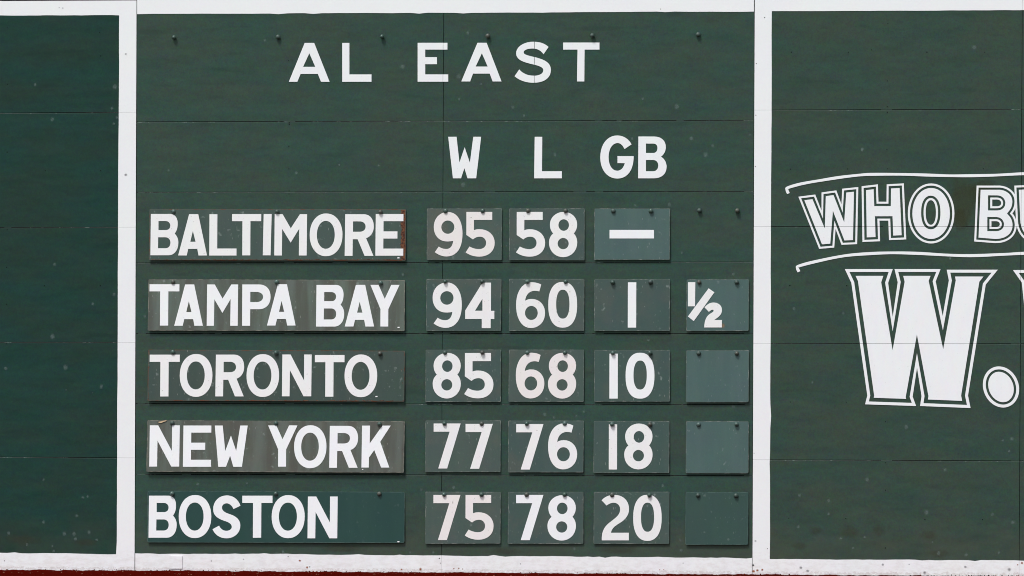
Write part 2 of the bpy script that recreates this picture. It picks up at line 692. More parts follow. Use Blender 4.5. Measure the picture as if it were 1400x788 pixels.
# --- plain section on the left
oL = (P(60, 394)[0], 0, 0)
wallL = thing('outfield_wall', 'plain dark green sheet metal wall section with white border and no lettering', 'wall', oL)
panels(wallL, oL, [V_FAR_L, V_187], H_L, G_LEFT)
fillers(wallL, oL, H_L, [(7, 15)], G_LEFT)
backing(wallL, oL, V_FAR_L, ((183.5, 20), (181, 757)), 0.0065)
g = 0.5
pts = [(-222, 2.2), (187.2 - g, 0.6), (184.4 - g, 785.5), (-224, 784.5)] + [(-224, 754.6)] + jag((-220, 754.8), (100, 757.2)) + jag((101, 757.2), (158.8, 758.2), 0.3)[1:] \
    + jag((159.5, 757.6), (163.0, 21.0), 0.22, 16, 0.02)[1:] + jag((162.6, 20.8), (-220, 22.2), 0.25)[1:]
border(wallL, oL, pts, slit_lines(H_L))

# --- standings board in the middle
oM = (P(605, 394)[0], 0, 0)
board = thing('standings_board', 'green standings board headed AL EAST with rows of hanging plates', 'scoreboard', oM)
panels(board, oM, [V_187, V_605, V_1031], H_M, G_MID)
fillers(board, oM, H_M, [(188, 198), (389, 402), (594, 616), (813, 824), (1017, 1030)], G_MID)
backing(board, oM, ((184, 20), (181.5, 757)), ((1034, 20), (1031, 757)), 0.0068)
cutsM = slit_lines((), [V_605])
top = [(187.6, -0.2), (1030.8, -5.0)] + jag((1030.8, 15.8), (187.6, 19.4), 0.28, 12, 0.05)
border(board, oM, top, [])
low = jag((185.0, 757.0), (1028.2, 763.2), 0.5, 8, 0.07) + [(1028.0, 788.4), (184.9, 785.5)]
border(board, oM, low, cutsM)

# --- advertising section on the right
oR = (P(1230, 394)[0], 0, 0)
sign = thing('advertising_wall', 'green wall section painted with white outlined advertising letters and curved lines', 'wall sign', oR)
panels(sign, oR, [V_1031, V_1395, V_FAR_R], H_R, G_RIGHT)
fillers(sign, oR, H_R, [(1206, 1219), (1383, 1394)], G_RIGHT)
backing(sign, oR, ((1035, 20), (1032, 757)), V_FAR_R, 0.0072)
pts = [(1032.0, -4.6), (1640, -8)] + jag((1640, 12.3), (1396, 13.9), 0.2) + jag((1394, 14.0), (1055.4, 15.3), 0.2) \
    + jag((1055.2, 16.0), (1052.4, 764.4), 0.22, 16, 0.04) + jag((1053, 764.9), (1640, 768), 0.4, 9, 0.06) + [(1640, 790.5), (1028.8, 788.4)]
cutsR = slit_lines(H_R, [V_1395])
border(sign, oR, pts, cutsR)

# --- the tall wall above the scoreboard, set back behind a shadow gap
oU = (0, 0.05, 3.6)
upper = thing('upper_wall', 'tall plain green wall rising above the white top border of the scoreboard', 'wall', oU)
z1 = P(0, 1.3)[1] + 0.035
for i in range(6):
    bm = bmesh.new()
    box(bm, -7.2 + i * 2.4, -4.806 + i * 2.4, 0.012, 0.06, z1, z1 + 3.2)
    obj('panel', bm, G_LEFT, upper, oU)
bm = bmesh.new()
box(bm, -7.2, 7.2, 0.062, 0.30, -0.05, z1 + 7.6)
obj('backing', bm, DARK, upper, oU)
for i in range(6):
    bm = bmesh.new()
    box(bm, -7.2 + i * 2.4, -4.806 + i * 2.4, 0.012, 0.06, z1 + 3.206, z1 + 7.6)
    obj('panel', bm, G_LEFT, upper, oU)

# ------------------------------------------------------------------ glyphs (outlines in their own drawing units)
GL = {
    'B': svg('M2,0 L175,0 C225,0 247,40 247,88 C247,130 238,155 220,179 C240,200 254,225 254,262 C254,335 215,377 165,377 L0,377 Z '
             'M72,65 L135,65 C165,65 180,85 180,106 C180,130 165,147 140,147 L72,147 Z M70,213 L135,213 C165,213 182,235 182,262 C182,293 165,313 135,313 L69,313 Z'),
    'A': svg('M98,0 L181,0 L263,377 L186,377 L174,317 L92,317 L78,377 L0,377 Z M133,152 L158,252 L110,252 Z'),
    'L': svg('M0,0 L72,0 L72,313 L248,313 L248,377 L0,377 Z'),
    'T': svg('M0,0 L266,0 L266,65 L168,65 L168,377 L95,377 L95,65 L0,65 Z'),
    'I': svg('M6,0 L78,0 L70,377 L0,377 Z'),
    'M': svg('M2,0 L74,0 L149,129 L232,0 L297,0 L295,377 L224,377 L226,133 L149,260 L71,135 L69,377 L0,377 Z'),
    'O': [ell(148.5, 191, 148.5, 193, 2.12), ell(146, 191, 81, 126, 2.1)],
    'R': svg('M3,0 L165,0 C225,0 258,45 258,112 C258,165 230,205 190,217 L256,377 L177,377 L115,227 L71,227 L70,377 L0,377 Z '
             'M73,65 L130,65 C165,65 185,85 185,112 C185,140 165,159 130,159 L73,159 Z'),
    'E': svg('M2,0 L254,0 L254,65 L73,65 L73,157 L200,157 L200,222 L72,222 L72,313 L254,313 L254,377 L0,377 Z'),
    'P': svg('M0,0 L150,0 C215,0 254,45 254,113 C254,180 215,226 150,226 L72,226 L72,377 L0,377 Z '
             'M72,68 L125,68 C165,68 187,88 187,113 C187,141 165,161 125,161 L72,161 Z'),
    'Y': svg('M0,0 L73,0 L130,128 L188,0 L263,0 L163,222 L163,380 L92,380 L92,222 Z'),
    'N': svg('M2,0 L76,0 L199,235 L199,0 L267,0 L265,377 L195,377 L71,140 L69,377 L0,377 Z'),
    'W': svg('M0,0 L72,0 L97,233 L148,92 L197,233 L232,0 L300,0 L250,377 L172,377 L142,275 L105,377 L35,377 Z'),
    'K': svg('M3,0 L75,0 L73,162 L187,0 L262,0 L168,147 L252,380 L178,380 L115,222 L67,290 L66,380 L0,380 Z'),
    'S': svg('M253,94 C235,40 190,0 128,0 C60,0 5,50 5,125 C5,185 50,212 110,232 C150,245 175,258 175,287 C175,308 152,322 125,322 '
             'C95,322 70,300 60,275 L0,307 C20,355 65,390 128,390 C200,390 253,340 253,275 C253,215 205,185 150,168 C110,155 85,140 85,110 '
             'C85,88 103,72 127,72 C155,72 178,95 190,124 Z'),
    '9': svg('M112,0 C45,0 0,52 0,120 C0,190 45,235 105,235 C125,235 142,234 155,230 C150,275 130,295 100,295 C75,295 58,288 40,276 '
             'L9,320 C35,342 70,355 102,355 C185,355 229,285 229,175 C229,70 185,0 112,0 Z') + [ell(112, 121, 52, 53)],
    '6': svg('M200,18 C175,5 150,0 125,0 C45,0 0,80 0,180 C0,290 45,365 118,365 C185,365 231,315 231,245 C231,180 185,133 125,133 '
             'C105,133 88,138 72,147 C78,95 110,68 150,68 C165,68 175,70 185,74 Z') + [ell(122, 245, 51, 56)],
    '5': svg('M5,0 L210,0 L210,64 L65,64 L65,146 C80,140 95,138 110,138 C180,138 230,185 230,247 C230,315 180,357 110,357 C65,357 30,345 0,323 '
             'L30,276 C55,290 80,297 105,297 C140,297 162,277 162,248 C162,217 140,198 113,198 C90,198 72,206 58,220 L5,184 Z'),
    '8': svg('M116,0 C180,0 224,45 224,100 C224,130 213,155 197,172 C215,190 225,215 225,245 C225,312 175,361 113,361 C50,361 0,312 0,245 '
             'C0,215 12,190 33,172 C17,155 7,130 7,100 C7,45 55,0 116,0 Z') + [ell(117, 105, 42, 46), ell(113, 253, 44, 45)],
    '4': svg('M137,0 L205,0 L205,225 L232,225 L232,290 L203,290 L203,363 L132,363 L132,290 L0,290 L0,222 Z M137,128 L137,224 L78,224 Z'),
    '0': [ell(115, 182, 115, 182, 2.35), ell(116, 177, 53, 115, 2.35)],
    '7': svg('M0,0 L215,0 L108,357 L37,357 L127,65 L0,65 Z'),
    '2': svg('M0,42 C25,12 60,0 97,0 C165,0 210,45 210,108 C210,158 180,190 140,215 C105,237 78,255 72,290 L209,290 L209,348 L2,348 '
             'C0,285 15,245 70,205 C110,175 142,150 142,112 C142,82 122,60 92,60 C72,60 52,70 39,82 Z'),
    '1': svg('M0,0 L62,0 L62,345 L0,345 Z'),
}


def fit(ch, x0, y0, x1, y1):
    lp = GL[ch]
    xs = [p[0] for q in lp for p in q]
    ys = [p[1] for q in lp for p in q]
    ax, bx, ay, by = min(xs), max(xs), min(ys), max(ys)
    jx, jy = random.uniform(-.2, .2), random.uniform(-.2, .2)
    return [[(x0 + (p[0] - ax) / (bx - ax) * (x1 - x0) + jx, y0 + (p[1] - ay) / (by - ay) * (y1 - y0) + jy) for p in q] for q in lp]


def letter(root, org, loops_px, mat, front, name='letter', slope=None, slits=(), thick=0.0022, half=0.0011):
    bm = prism([PL(q) for q in loops_px], front, thick, slope)
    for a, b in slits:
        cut(bm, a, b, half)
    return obj(name, bm, mat, root, org)


def zoomed(loops, sx, ox, oy):
    return [[(ox + x / sx, oy + y / sx) for x, y in q] for q in loops]


# --- heading painted on the board
FR = -0.0022
s1, s2 = 1398 / 440, 2.8
head = [
    zoomed(svg('M752,123 L793,123 L860,292 L823,292 L809,258 L734,258 L720,292 L683,292 Z M772,168 L798,227 L745,227 Z'), s1, 180, 20),
    zoomed(svg('M915,123 L946,123 L946,260 L1042,260 L1042,292 L915,292 Z'), s1, 180, 20),
    zoomed(svg('M31,108 L145,108 L145,134 L60,134 L60,163 L105,163 L105,190 L60,190 L60,229 L148,229 L148,257 L31,257 Z'), s2, 560, 20),
    zoomed(svg('M260,108 L295,108 L352,256 L318,256 L307,226 L243,226 L232,256 L198,256 Z M277,148 L299,199 L253,199 Z'), s2, 560, 20),
    zoomed(svg('M532,124 C515,108 495,104 473,104 C435,104 408,125 408,148 C408,175 440,183 470,190 C500,197 512,202 512,213 C512,226 497,234 477,234 '
               'C452,234 432,225 420,210 L402,236 C420,252 445,261 475,261 C515,261 541,243 541,212 C541,183 515,172 480,163 C450,156 437,153 437,145 '
               'C437,135 452,130 472,130 C490,130 503,138 513,152 Z'), s2, 560, 20),
    zoomed(svg('M588,107 L727,107 L727,134 L670,134 L669,256 L641,256 L643,134 L588,134 Z'), s2, 560, 20),
    zoomed(svg('M148,468 L180,468 L191,567 L211,508 L231,568 L244,468 L274,468 L255,627 L222,627 L210,588 L197,627 L166,627 Z'), s2, 560, 20),
    zoomed(svg('M479,468 L508,468 L507,600 L583,600 L583,627 L477,627 Z'), s2, 560, 20),
    zoomed(svg('M850,497 C838,475 818,463 795,463 C757,463 730,497 730,547 C730,595 757,628 795,628 C835,628 858,595 858,542 L796,542 L796,569 L824,569 '
               'C820,585 810,598 795,598 C775,598 762,577 762,546 C762,513 777,492 797,492 C808,492 816,501 823,515 Z'), s2, 560, 20),
    zoomed(svg('M876,467 L935,467 C968,467 981,487 981,508 C981,525 972,538 962,544 C976,552 984,567 984,583 C984,610 965,627 935,627 L875,627 Z '
               'M905,494 L932,494 C943,494 949,500 949,511 C949,523 943,530 932,530 L905,530 Z '
               'M905,557 L932,557 C946,557 952,567 952,578 C952,591 945,600 932,600 L905,600 Z'), s2, 560, 20),
]
for i, lp in enumerate(head):
    sl_ = [(P(605.9, 60), P(605.6, 120))] if i == 2 else [(P(730.6, 60), P(730.4, 120))] if i == 4 else []
    letter(board, oM, lp, L_CLEAN, FR, slits=sl_, half=0.0008 if i == 2 else 0.0015)

# --- advertising letters: a white outline ring, a green gap, a white core
cutsL = slit_lines(H_R, [V_1395])


def outlined(loops, d1, d2, front=FR, slits=None, cap=4.9):
    sl_ = cutsL if slits is None else slits
    ring_in = inset(loops, d1, cap)
    core = inset(loops, d2, cap)
    # the ring is the outer shape with its inset removed, loop by loop
    bm = bmesh.new()
    for a, b in zip(loops, ring_in):
        big, small = (a, b) if abs(area(a)) > abs(area(b)) else (b, a)
        t = prism([PL(big), PL(small)], front, 0.0022)
        me = bpy.data.meshes.new('tmp')
        t.to_mesh(me)
        t.free()
        bm.from_mesh(me)
        bpy.data.meshes.remove(me)
    for a, b in sl_:
        cut(bm, a, b, 0.0008)
    o_ = obj('letter', bm, L_CLEAN, sign, oR)
    bm = prism([PL(q) for q in core], front, 0.0022)
    for a, b in sl_:
        cut(bm, a, b, 0.0008)
    obj('letter_core', bm, L_CLEAN, o_, oR)


outlined([[(1091.6, 269.1), (1114.6, 266.2), (1123.2, 288.2), (1123.3, 263.3), (1143.5, 260.5), (1150.5, 279.7), (1151.5, 258.2), (1173.5, 255.9),
           (1171.9, 334), (1150.6, 334.9), (1142.4, 313.1), (1140.6, 338.7), (1120.1, 340.4)]], 2.6, 5.8, cap=4.3)
outlined(zoomed([[(55, 170), (207, 152), (213, 315), (288, 315), (290, 152), (450, 143), (473, 668), (312, 675), (305, 492), (222, 492), (228, 685), (63, 692)]],
                6.85, 1170, 230), 2.7, 6.0)
outlined(zoomed([ell(706, 425, 218, 281, 2.05, 64), ell(703, 416, 48, 115, 2.2, 48)], 6.85, 1170, 230), 2.9, 6.2)
outlined(zoomed(svg('M232,190 L440,190 C530,195 590,260 590,330 C590,375 578,410 553,440 C582,470 592,515 592,545 C592,640 520,707 400,707 L210,692 Z '
                    'M372,315 L410,315 C440,315 452,330 452,347 C452,365 440,376 410,376 L372,376 Z M365,510 L405,510 C430,510 440,525 440,537 C440,552 430,562 405,562 L365,562 Z'),
                6.57, 1300, 225), 2.7, 5.7, cap=2.4)
outlined(svg('M1386.8,254 L1410,253 L1411,303 C1411,311 1414,314 1418,314 C1422,314 1425,311 1425,303 L1424,252 L1446,252 L1446,300 C1446,322 1435,333 1418,333 C1402,333 1389,320 1389,300 Z'),
         2.7, 5.9, FR - 0.0004)
W_SLAB = [(1155.1, 368.1), (1220.6, 368.1), (1214.3, 387), (1220.6, 433.6), (1227.4, 386), (1223, 368.1), (1286, 368.1), (1279.3, 385), (1288.9, 432.5),
          (1297.3, 383.6), (1294.4, 369), (1364.2, 369), (1347.7, 389.4), (1323.5, 541.1), (1327, 558.2), (1258, 555.4), (1260, 541.9), (1253.8, 502.9),
          (1247.8, 542.6), (1252.5, 555.4), (1182.8, 553.1), (1185.8, 541.1), (1164, 387)]
outlined([W_SLAB], 4.0, 9.3)
dot = []
for x, y in ell(0, 0, 24.8, 28.4, 2.0, 60):
    a = R(8)
    dot.append((1368.6 + x * math.cos(a) + y * math.sin(a) * 0.9, 529.4 + y * math.cos(a) - x * math.sin(a) * 0.2))
outlined([dot], 4.0, 7.3)
outlined(svg('M1385,369.5 L1495,368 C1530,370 1545,390 1545,415 C1545,440 1530,452 1515,460 C1540,468 1552,487 1552,507 C1552,540 1530,557 1490,557 L1406,556 L1413,540 L1397,386.5 Z '
             'M1452,400 L1478,400 C1490,402 1496,410 1496,420 C1496,432 1490,438 1478,438 L1452,438 Z M1452,486 L1480,486 C1494,488 1500,495 1500,506 C1500,518 1494,526 1480,526 L1452,526 Z'),
         4.1, 8.6, cap=2.4)


def swoosh(pts, wid):
    # smooth the surveyed points, then give the line its painted width
    sm = []
    n = len(pts)
    for i in range(n - 1):
        p0, p1, p2, p3 = pts[max(i - 1, 0)], pts[i], pts[i + 1], pts[min(i + 2, n - 1)]
        for s in range(8):
            t = s / 8
            sm.append(tuple(0.5 * (2 * p1[k] + (p2[k] - p0[k]) * t + (2 * p0[k] - 5 * p1[k] + 4 * p2[k] - p3[k]) * t * t
                                   + (3 * p1[k] - p0[k] - 3 * p2[k] + p3[k]) * t**3) for k in (0, 1)))
    sm.append(pts[-1])
    a, b = [], []
    for i, p in enumerate(sm):
        q0, q1 = sm[max(i - 1, 0)], sm[min(i + 1, len(sm) - 1)]
        d = Vector((q1[0] - q0[0], q1[1] - q0[1])).normalized()
        w_ = wid * (1 + 0.07 * math.sin(i * 0.37))
        a.append((p[0] - d.y * w_ / 2, p[1] + d.x * w_ / 2))
        b.append((p[0] + d.y * w_ / 2, p[1] - d.x * w_ / 2))
    letter(sign, oR, [a + b[::-1]], L_CLEAN, FR, 'curved_line', slits=slit_lines((), [V_1395]), half=0.0008)


swoosh([(1078.0, 264.8), (1075.9, 259.6), (1077.4, 256.7), (1096.6, 251.3), (1123.3, 246.6), (1150, 242.4), (1176.6, 239.4), (1194, 238.5), (1232, 238.5), (1265, 239.4), (1297, 240.4),
        (1323, 240.4), (1361, 239.6), (1400, 237.6), (1450, 236.5), (1510, 238)], 3.8)
swoosh([(1092.4, 371.8), (1090.3, 366.8), (1092.6, 363.8), (1117, 357.4), (1155.7, 349.8), (1194, 346.7), (1225, 345.9), (1258.6, 346.8), (1297, 349.0), (1330.6, 349.7),
        (1374, 347.9), (1400, 346.6), (1450, 346), (1510, 348)], 3.9)

# ------------------------------------------------------------------ pegs (round-headed studs the plates hang from)
bm = bmesh.new()
bmesh.ops.create_uvsphere(bm, u_segments=16, v_segments=10, radius=0.0136)
for v in bm.verts:
    v.co.y *= 0.85
    v.co.y -= 0.014
sh = bmesh.ops.create_cone(bm, cap_ends=True, segments=12, radius1=0.0075, radius2=0.0075, depth=0.020)['verts']
bmesh.ops.rotate(bm, verts=sh, cent=(0, 0, 0), matrix=Matrix.Rotation(R(90), 3, 'X'))
bmesh.ops.translate(bm, verts=sh, vec=(0, -0.009, 0))
for f in bm.faces:
    f.smooth = True
peg_me = bpy.data.meshes.new('peg')
bm.to_mesh(peg_me)
bm.free()
peg_me.materials.append(PEG)
peg_set = [peg_me]
for i_, (c_, r_) in enumerate((((72, 92, 86), 0.28), ((58, 74, 68), 0.5), ((70, 74, 66), 0.45))):
    d_ = peg_me.copy()
    d_.materials[0] = plain('peg_paint_worn', S(*c_), r_, 0.5, 0.25, 90)
    peg_set.append(d_)


def peg(px, py):
    o_ = bpy.data.objects.new('peg', random.choice(peg_set))
    x, z = P(px, py)
    o_.location = (x - oM[0], random.uniform(-0.001, 0.003), z)
    k = random.uniform(0.94, 1.06)
    o_.scale = (k, random.uniform(0.85, 1.25), k)
    o_.rotation_euler = (random.uniform(-0.12, 0.12), 0, random.uniform(-0.12, 0.12))
    link(o_, board)


for px, py in ((238.4, 51), (380.6, 50.5), (522.8, 49.8), (667.3, 49.4), (810.3, 48.3), (954.6, 47.6)):
    peg(px, py)
COLX = (237.7, 379, 521, 609.4, 660.5, 722.2, 774, 838.8, 890.4, 956.4, 1008.2)
ROWY = ((289.5, 289.7, 289.9, 288.8, 288.5, 288.5, 288.3, 288.7, 288.7, 288.3, 288.3),
        (385.8, 385.9, 387, 385.5, 385.5, 385.4, 385.4, 386, 386, 386.2, 386.2),
        (482, 482.3, 483.3, 482.5, 482.6, 482.5, 482.5, 483, 483, 483.2, 483.2),
        (578.8, 579, 580.2, 579.4, 579.4, 579.4, 579.3, 580, 580.4, 580.7, 580.5),
        (675, 675.4, 675.8, 676.6, 676.5, 676.6, 676.6, 677, 677.3, 677.9, 677.9))
for r, ys in enumerate(ROWY):
    for x, y in zip(COLX, ys):
        peg(x - 0.45 * r, y)

# ------------------------------------------------------------------ hanging plates
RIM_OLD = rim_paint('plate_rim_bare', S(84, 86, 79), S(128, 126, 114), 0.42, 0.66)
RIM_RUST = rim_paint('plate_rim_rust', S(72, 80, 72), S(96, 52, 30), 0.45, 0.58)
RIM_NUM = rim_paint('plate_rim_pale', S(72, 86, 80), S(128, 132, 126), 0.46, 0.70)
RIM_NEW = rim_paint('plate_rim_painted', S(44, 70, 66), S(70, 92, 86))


def plate(name, label, quad, mats, top_gap, low_gap, group, rad=1.3, cat='plate'):
    """quad = photo corners tl, tr, br, bl. Returns (root, origin, slope)."""
    tl, tr, br, bl = quad
    c = P((tl[0] + tr[0]) / 2, (tl[1] + tr[1]) / 2)
    zt, zb = P(*tl)[1], P(*bl)[1]

    def slope(z):
        return -top_gap - (low_gap - top_gap) * (zt - z) / (zt - zb)
    org = (c[0], slope(zt), c[1])
    root = thing(name, label, cat, org, group)
    loop = []
    for i, (p, a, b) in enumerate(((tl, bl, tr), (tr, tl, br), (br, tr, bl), (bl, br, tl))):
        for k in range(4):
            t = k / 3
            u = 1 - t
            da = Vector(a) - Vector(p)
            db = Vector(b) - Vector(p)
            q = Vector(p) + da.normalized() * rad * u * u + db.normalized() * rad * t * t
            loop.append((q.x, q.y))
    ins = inset([loop], 0.75)[0]
    lp = list(loop)
    if area(lp) < 0:
        lp.reverse()
    bm = bmesh.new()

    def vv(p, d):
        x, z = P(*p)
        return bm.verts.new((x, slope(z) + d, z))
    T = 0.0032
    o1 = [vv(p, -T) for p in lp]
    i1 = [vv(p, -T) for p in ins]
    b1 = [vv(p, 0) for p in lp]
    n = len(lp)
    for i in range(n):
        j = (i + 1) % n
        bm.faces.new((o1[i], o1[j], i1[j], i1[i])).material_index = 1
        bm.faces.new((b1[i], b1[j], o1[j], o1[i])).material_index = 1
    bm.faces.new(i1)
    bm.faces.new(b1[::-1])
    bmesh.ops.recalc_face_normals(bm, faces=bm.faces)
    obj('plate_sheet', bm, mats, root, org)
    return root, org, slope, -T - 0.0016


NAMES = [
    ('BALTIMORE', 'weathered green name plate reading BALTIMORE with a rusty right edge',
     ((204.7, 285.9), (555.3, 286.3), (555.1, 356.6), (204.2, 356.0)), (270, 270),
     [('B', 0, 108, 362), ('A', 0, 362, 625), ('L', 0, 645, 893), ('T', 0, 852, 1118), ('I', 0, 1133, 1212), ('M', 0, 1238, 1535),
      ('O', 1, 293, 592), ('R', 1, 613, 877), ('E', 1, 893, 1147)], (153, 530), (153, 533)),
    ('TAMPA BAY', 'grey streaked name plate reading TAMPA BAY',
     ((203.4, 382), (554.0, 383.2), (553.7, 453), (202.8, 452.2)), (370, 370),
     [('T', 0, 100, 372), ('A', 0, 326, 587), ('M', 0, 622, 906), ('P', 0, 946, 1204), ('A', 0, 1173, 1434),
      ('B', 1, 352, 608), ('A', 1, 613, 880), ('Y', 1, 845, 1110)], (127, 504), (131, 511)),
    ('TORONTO', 'dull green name plate reading TORONTO with rust along its lower edge',
     ((203, 478.3), (553.7, 480), (553.3, 549.4), (202.4, 548.2)), (465, 465),
     [('T', 0, 100, 374), ('O', 0, 377, 675), ('R', 0, 701, 962), ('O', 0, 983, 1280), ('N', 0, 1308, 1577),
      ('T', 1, 340, 610), ('O', 1, 610, 908)], (134, 515), (139, 519)),
    ('NEW YORK', 'grey brown name plate reading NEW YORK',
     ((202, 575), (553.6, 576.3), (553.0, 646.6), (201.2, 645.2)), (560, 560),
     [('N', 0, 100, 375), ('E', 0, 406, 662), ('W', 0, 695, 995), ('Y', 0, 1180, 1447),
      ('O', 1, 152, 447), ('R', 1, 474, 735), ('K', 1, 768, 1032)], (147, 523), (150, 532)),
    ('BOSTON', 'fresh dark green name plate reading BOSTON',
     ((202, 671.5), (553.5, 673.0), (553.3, 742.7), (202, 741.9)), (660, 660),
     [('B', 0, 92, 348), ('O', 0, 365, 662), ('S', 0, 675, 928), ('T', 0, 945, 1220), ('O', 0, 1213, 1514), ('N', 1, 275, 548)], (120, 503), (127, 508)),
]
NAME_MATS = [
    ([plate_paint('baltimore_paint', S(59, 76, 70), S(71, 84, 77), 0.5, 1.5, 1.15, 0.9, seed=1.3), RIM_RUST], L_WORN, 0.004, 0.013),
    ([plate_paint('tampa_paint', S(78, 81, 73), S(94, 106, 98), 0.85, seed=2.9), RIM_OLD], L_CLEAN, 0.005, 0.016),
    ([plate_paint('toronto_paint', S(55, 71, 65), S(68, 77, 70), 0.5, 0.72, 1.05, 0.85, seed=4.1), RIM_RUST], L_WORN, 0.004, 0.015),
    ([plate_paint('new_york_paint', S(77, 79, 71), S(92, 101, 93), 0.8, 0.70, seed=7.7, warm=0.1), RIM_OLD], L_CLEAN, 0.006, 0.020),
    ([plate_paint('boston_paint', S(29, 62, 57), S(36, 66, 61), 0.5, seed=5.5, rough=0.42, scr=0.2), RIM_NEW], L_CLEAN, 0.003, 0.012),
]
STICKER = [(545.4, 352.8), (545.7, 448), (515.4, 542.5), (496.7, 642.2), (545.3, 741)]
for i, (word, label, quad, (oy, _), glyphs, ya, yb) in enumerate(NAMES):
    mats, lm, tg, lg = NAME_MATS[i]
    root, org, slope, fr = plate('name_plate', label, quad, mats, tg, lg, 'team name plates', 1.3 if i < 4 else 2.4, 'name plate')
    zs = 1400 / 210
    for ch, half_, a, b in glyphs:
        ox = 190 if half_ == 0 else 380
        y0, y1 = ya if half_ == 0 else yb
        if ch in 'O':
            y0, y1 = y0 - 5, y1 + 5
        if ch == 'S':
            y0, y1 = y0 - 3, y1 + 5
        letter(root, org, fit(ch, ox + a / zs, oy + y0 / zs, ox + b / zs, oy + y1 / zs), lm, fr, slope=slope, thick=0.0018)
    sx, sy = STICKER[i]
    q = 0.45 if i == 3 else 0.72
    letter(root, org, [[(sx - 2 * q, sy - 1 * q), (sx + 2 * q, sy - 1.1 * q), (sx + 2 * q, sy + 1 * q), (sx - 2 * q, sy + 1.1 * q)]], STICK, fr, 'sticker', slope, thick=0.0018)
    if i == 3:
        letter(root, org, [[(217, 577.2), (221, 576.5), (224, 575.6), (228.6, 574.8), (227.4, 576.2), (223.6, 577.4), (221, 578.8), (217.5, 578.2)]],
               SCRAP, fr - 0.003, 'torn_scrap', slope, thick=0.0018)

NUM = [plate_paint('number_plate_%s' % k, S(*c1), S(*c2), 0.4, r_, b_, l_, w_, seed=sd, scr=sc_) for k, c1, c2, r_, b_, l_, w_, sd, sc_ in (
    ('stained', (66, 84, 78), (74, 87, 81), 0, 0, 0.5, 0.32, 0.4, 0.6),
    ('green', (60, 79, 74), (67, 83, 77), 0, 0, 0, 0.18, 3.4, 0.6),
    ('grey', (66, 82, 76), (75, 86, 80), 0, 0, 0, 0.14, 6.4, 0.6),
    ('teal', (67, 91, 88), (78, 99, 96), 0, 0.0, 0, 0.0, 9.4, 0.7),
    ('fresh', (45, 71, 65), (52, 75, 68), 0, 0.0, 0, 0.0, 12.4, 0.5),
    ('plain', (57, 78, 73), (69, 83, 77), 0, 0.0, 0, 0.1, 15.4, 1.1))]
TEAMS = ('BALTIMORE', 'TAMPA BAY', 'TORONTO', 'NEW YORK', 'BOSTON')
OY = (270, 370, 465, 560, 660)
k1, k2 = 1400 / 240, 5.6
# (row, column, x0, x1, ytop, ybottom in the zoomed survey, material, letter paint, digits)
CELLS = [
    (0, 'W', 82, 680, 88, 502, 0, L_PINK, [('9', 138, 367, 117, 472), ('5', 391, 622, 117, 474)]),
    (0, 'L', 738, 1340, 88, 502, 1, L_WORN, [('5', 793, 1025, 117, 474), ('8', 1055, 1280, 117, 478)]),
    (0, 'G', 128, 708, 85, 480, 3, L_CLEAN, [('-', 245, 585, 250, 315)]),
    (1, 'W', 78, 675, 68, 482, 1, L_WORN, [('9', 127, 360, 97, 459), ('4', 388, 620, 97, 460)]),
    (1, 'L', 738, 1338, 68, 482, 2, L_WORN, [('6', 792, 1023, 95, 460), ('0', 1050, 1280, 92, 457)]),
    (1, 'G', 128, 708, 67, 463, 5, L_CLEAN, [('1', 385, 449, 90, 437)]),
    (1, 'H', 834, 1312, 67, 465, 3, L_WORN, []),
    (2, 'W', 72, 672, 78, 495, 1, L_WORN, [('8', 128, 352, 103, 467), ('5', 380, 613, 105, 467)]),
    (2, 'L', 735, 1335, 79, 493, 2, L_PINK, [('6', 792, 1020, 102, 467), ('8', 1048, 1273, 103, 468)]),
    (2, 'G', 128, 708, 79, 473, 5, L_CLEAN, [('1', 245, 309, 105, 449), ('0', 368, 589, 98, 450)]),
    (2, 'H', 831, 1312, 79, 478, 3, L_WORN, []),
    (3, 'W', 70, 670, 88, 500, 2, L_WORN, [('7', 135, 350, 113, 472), ('7', 390, 607, 117, 475)]),
    (3, 'L', 732, 1332, 90, 502, 1, L_WORN, [('7', 795, 1012, 117, 480), ('6', 1048, 1280, 113, 480)]),
    (3, 'G', 124, 703, 90, 487, 5, L_WORN, [('1', 240, 303, 114, 460), ('8', 358, 575, 110, 461)]),
    (3, 'H', 830, 1310, 90, 490, 3, L_WORN, []),
    (4, 'W', 71, 670, 75, 488, 2, L_PINK, [('7', 133, 348, 101, 461), ('5', 386, 615, 100, 457)]),
    (4, 'L', 729, 1330, 76, 488, 1, L_CLEAN, [('7', 792, 1010, 100, 461), ('8', 1043, 1270, 102, 464)]),
    (4, 'G', 124, 702, 72, 470, 5, L_WORN, [('2', 183, 393, 95, 443), ('0', 425, 643, 94, 447)]),
    (4, 'H', 827, 1307, 75, 477, 4, L_WORN, []),
]
DIGITS = {'W': 'W column', 'L': 'L column', 'G': 'GB column'}
LOOK = {0: 'brown stained green', 1: 'worn green', 2: 'worn grey green', 3: 'pale teal green', 4: 'dark green', 5: 'scratched green'}
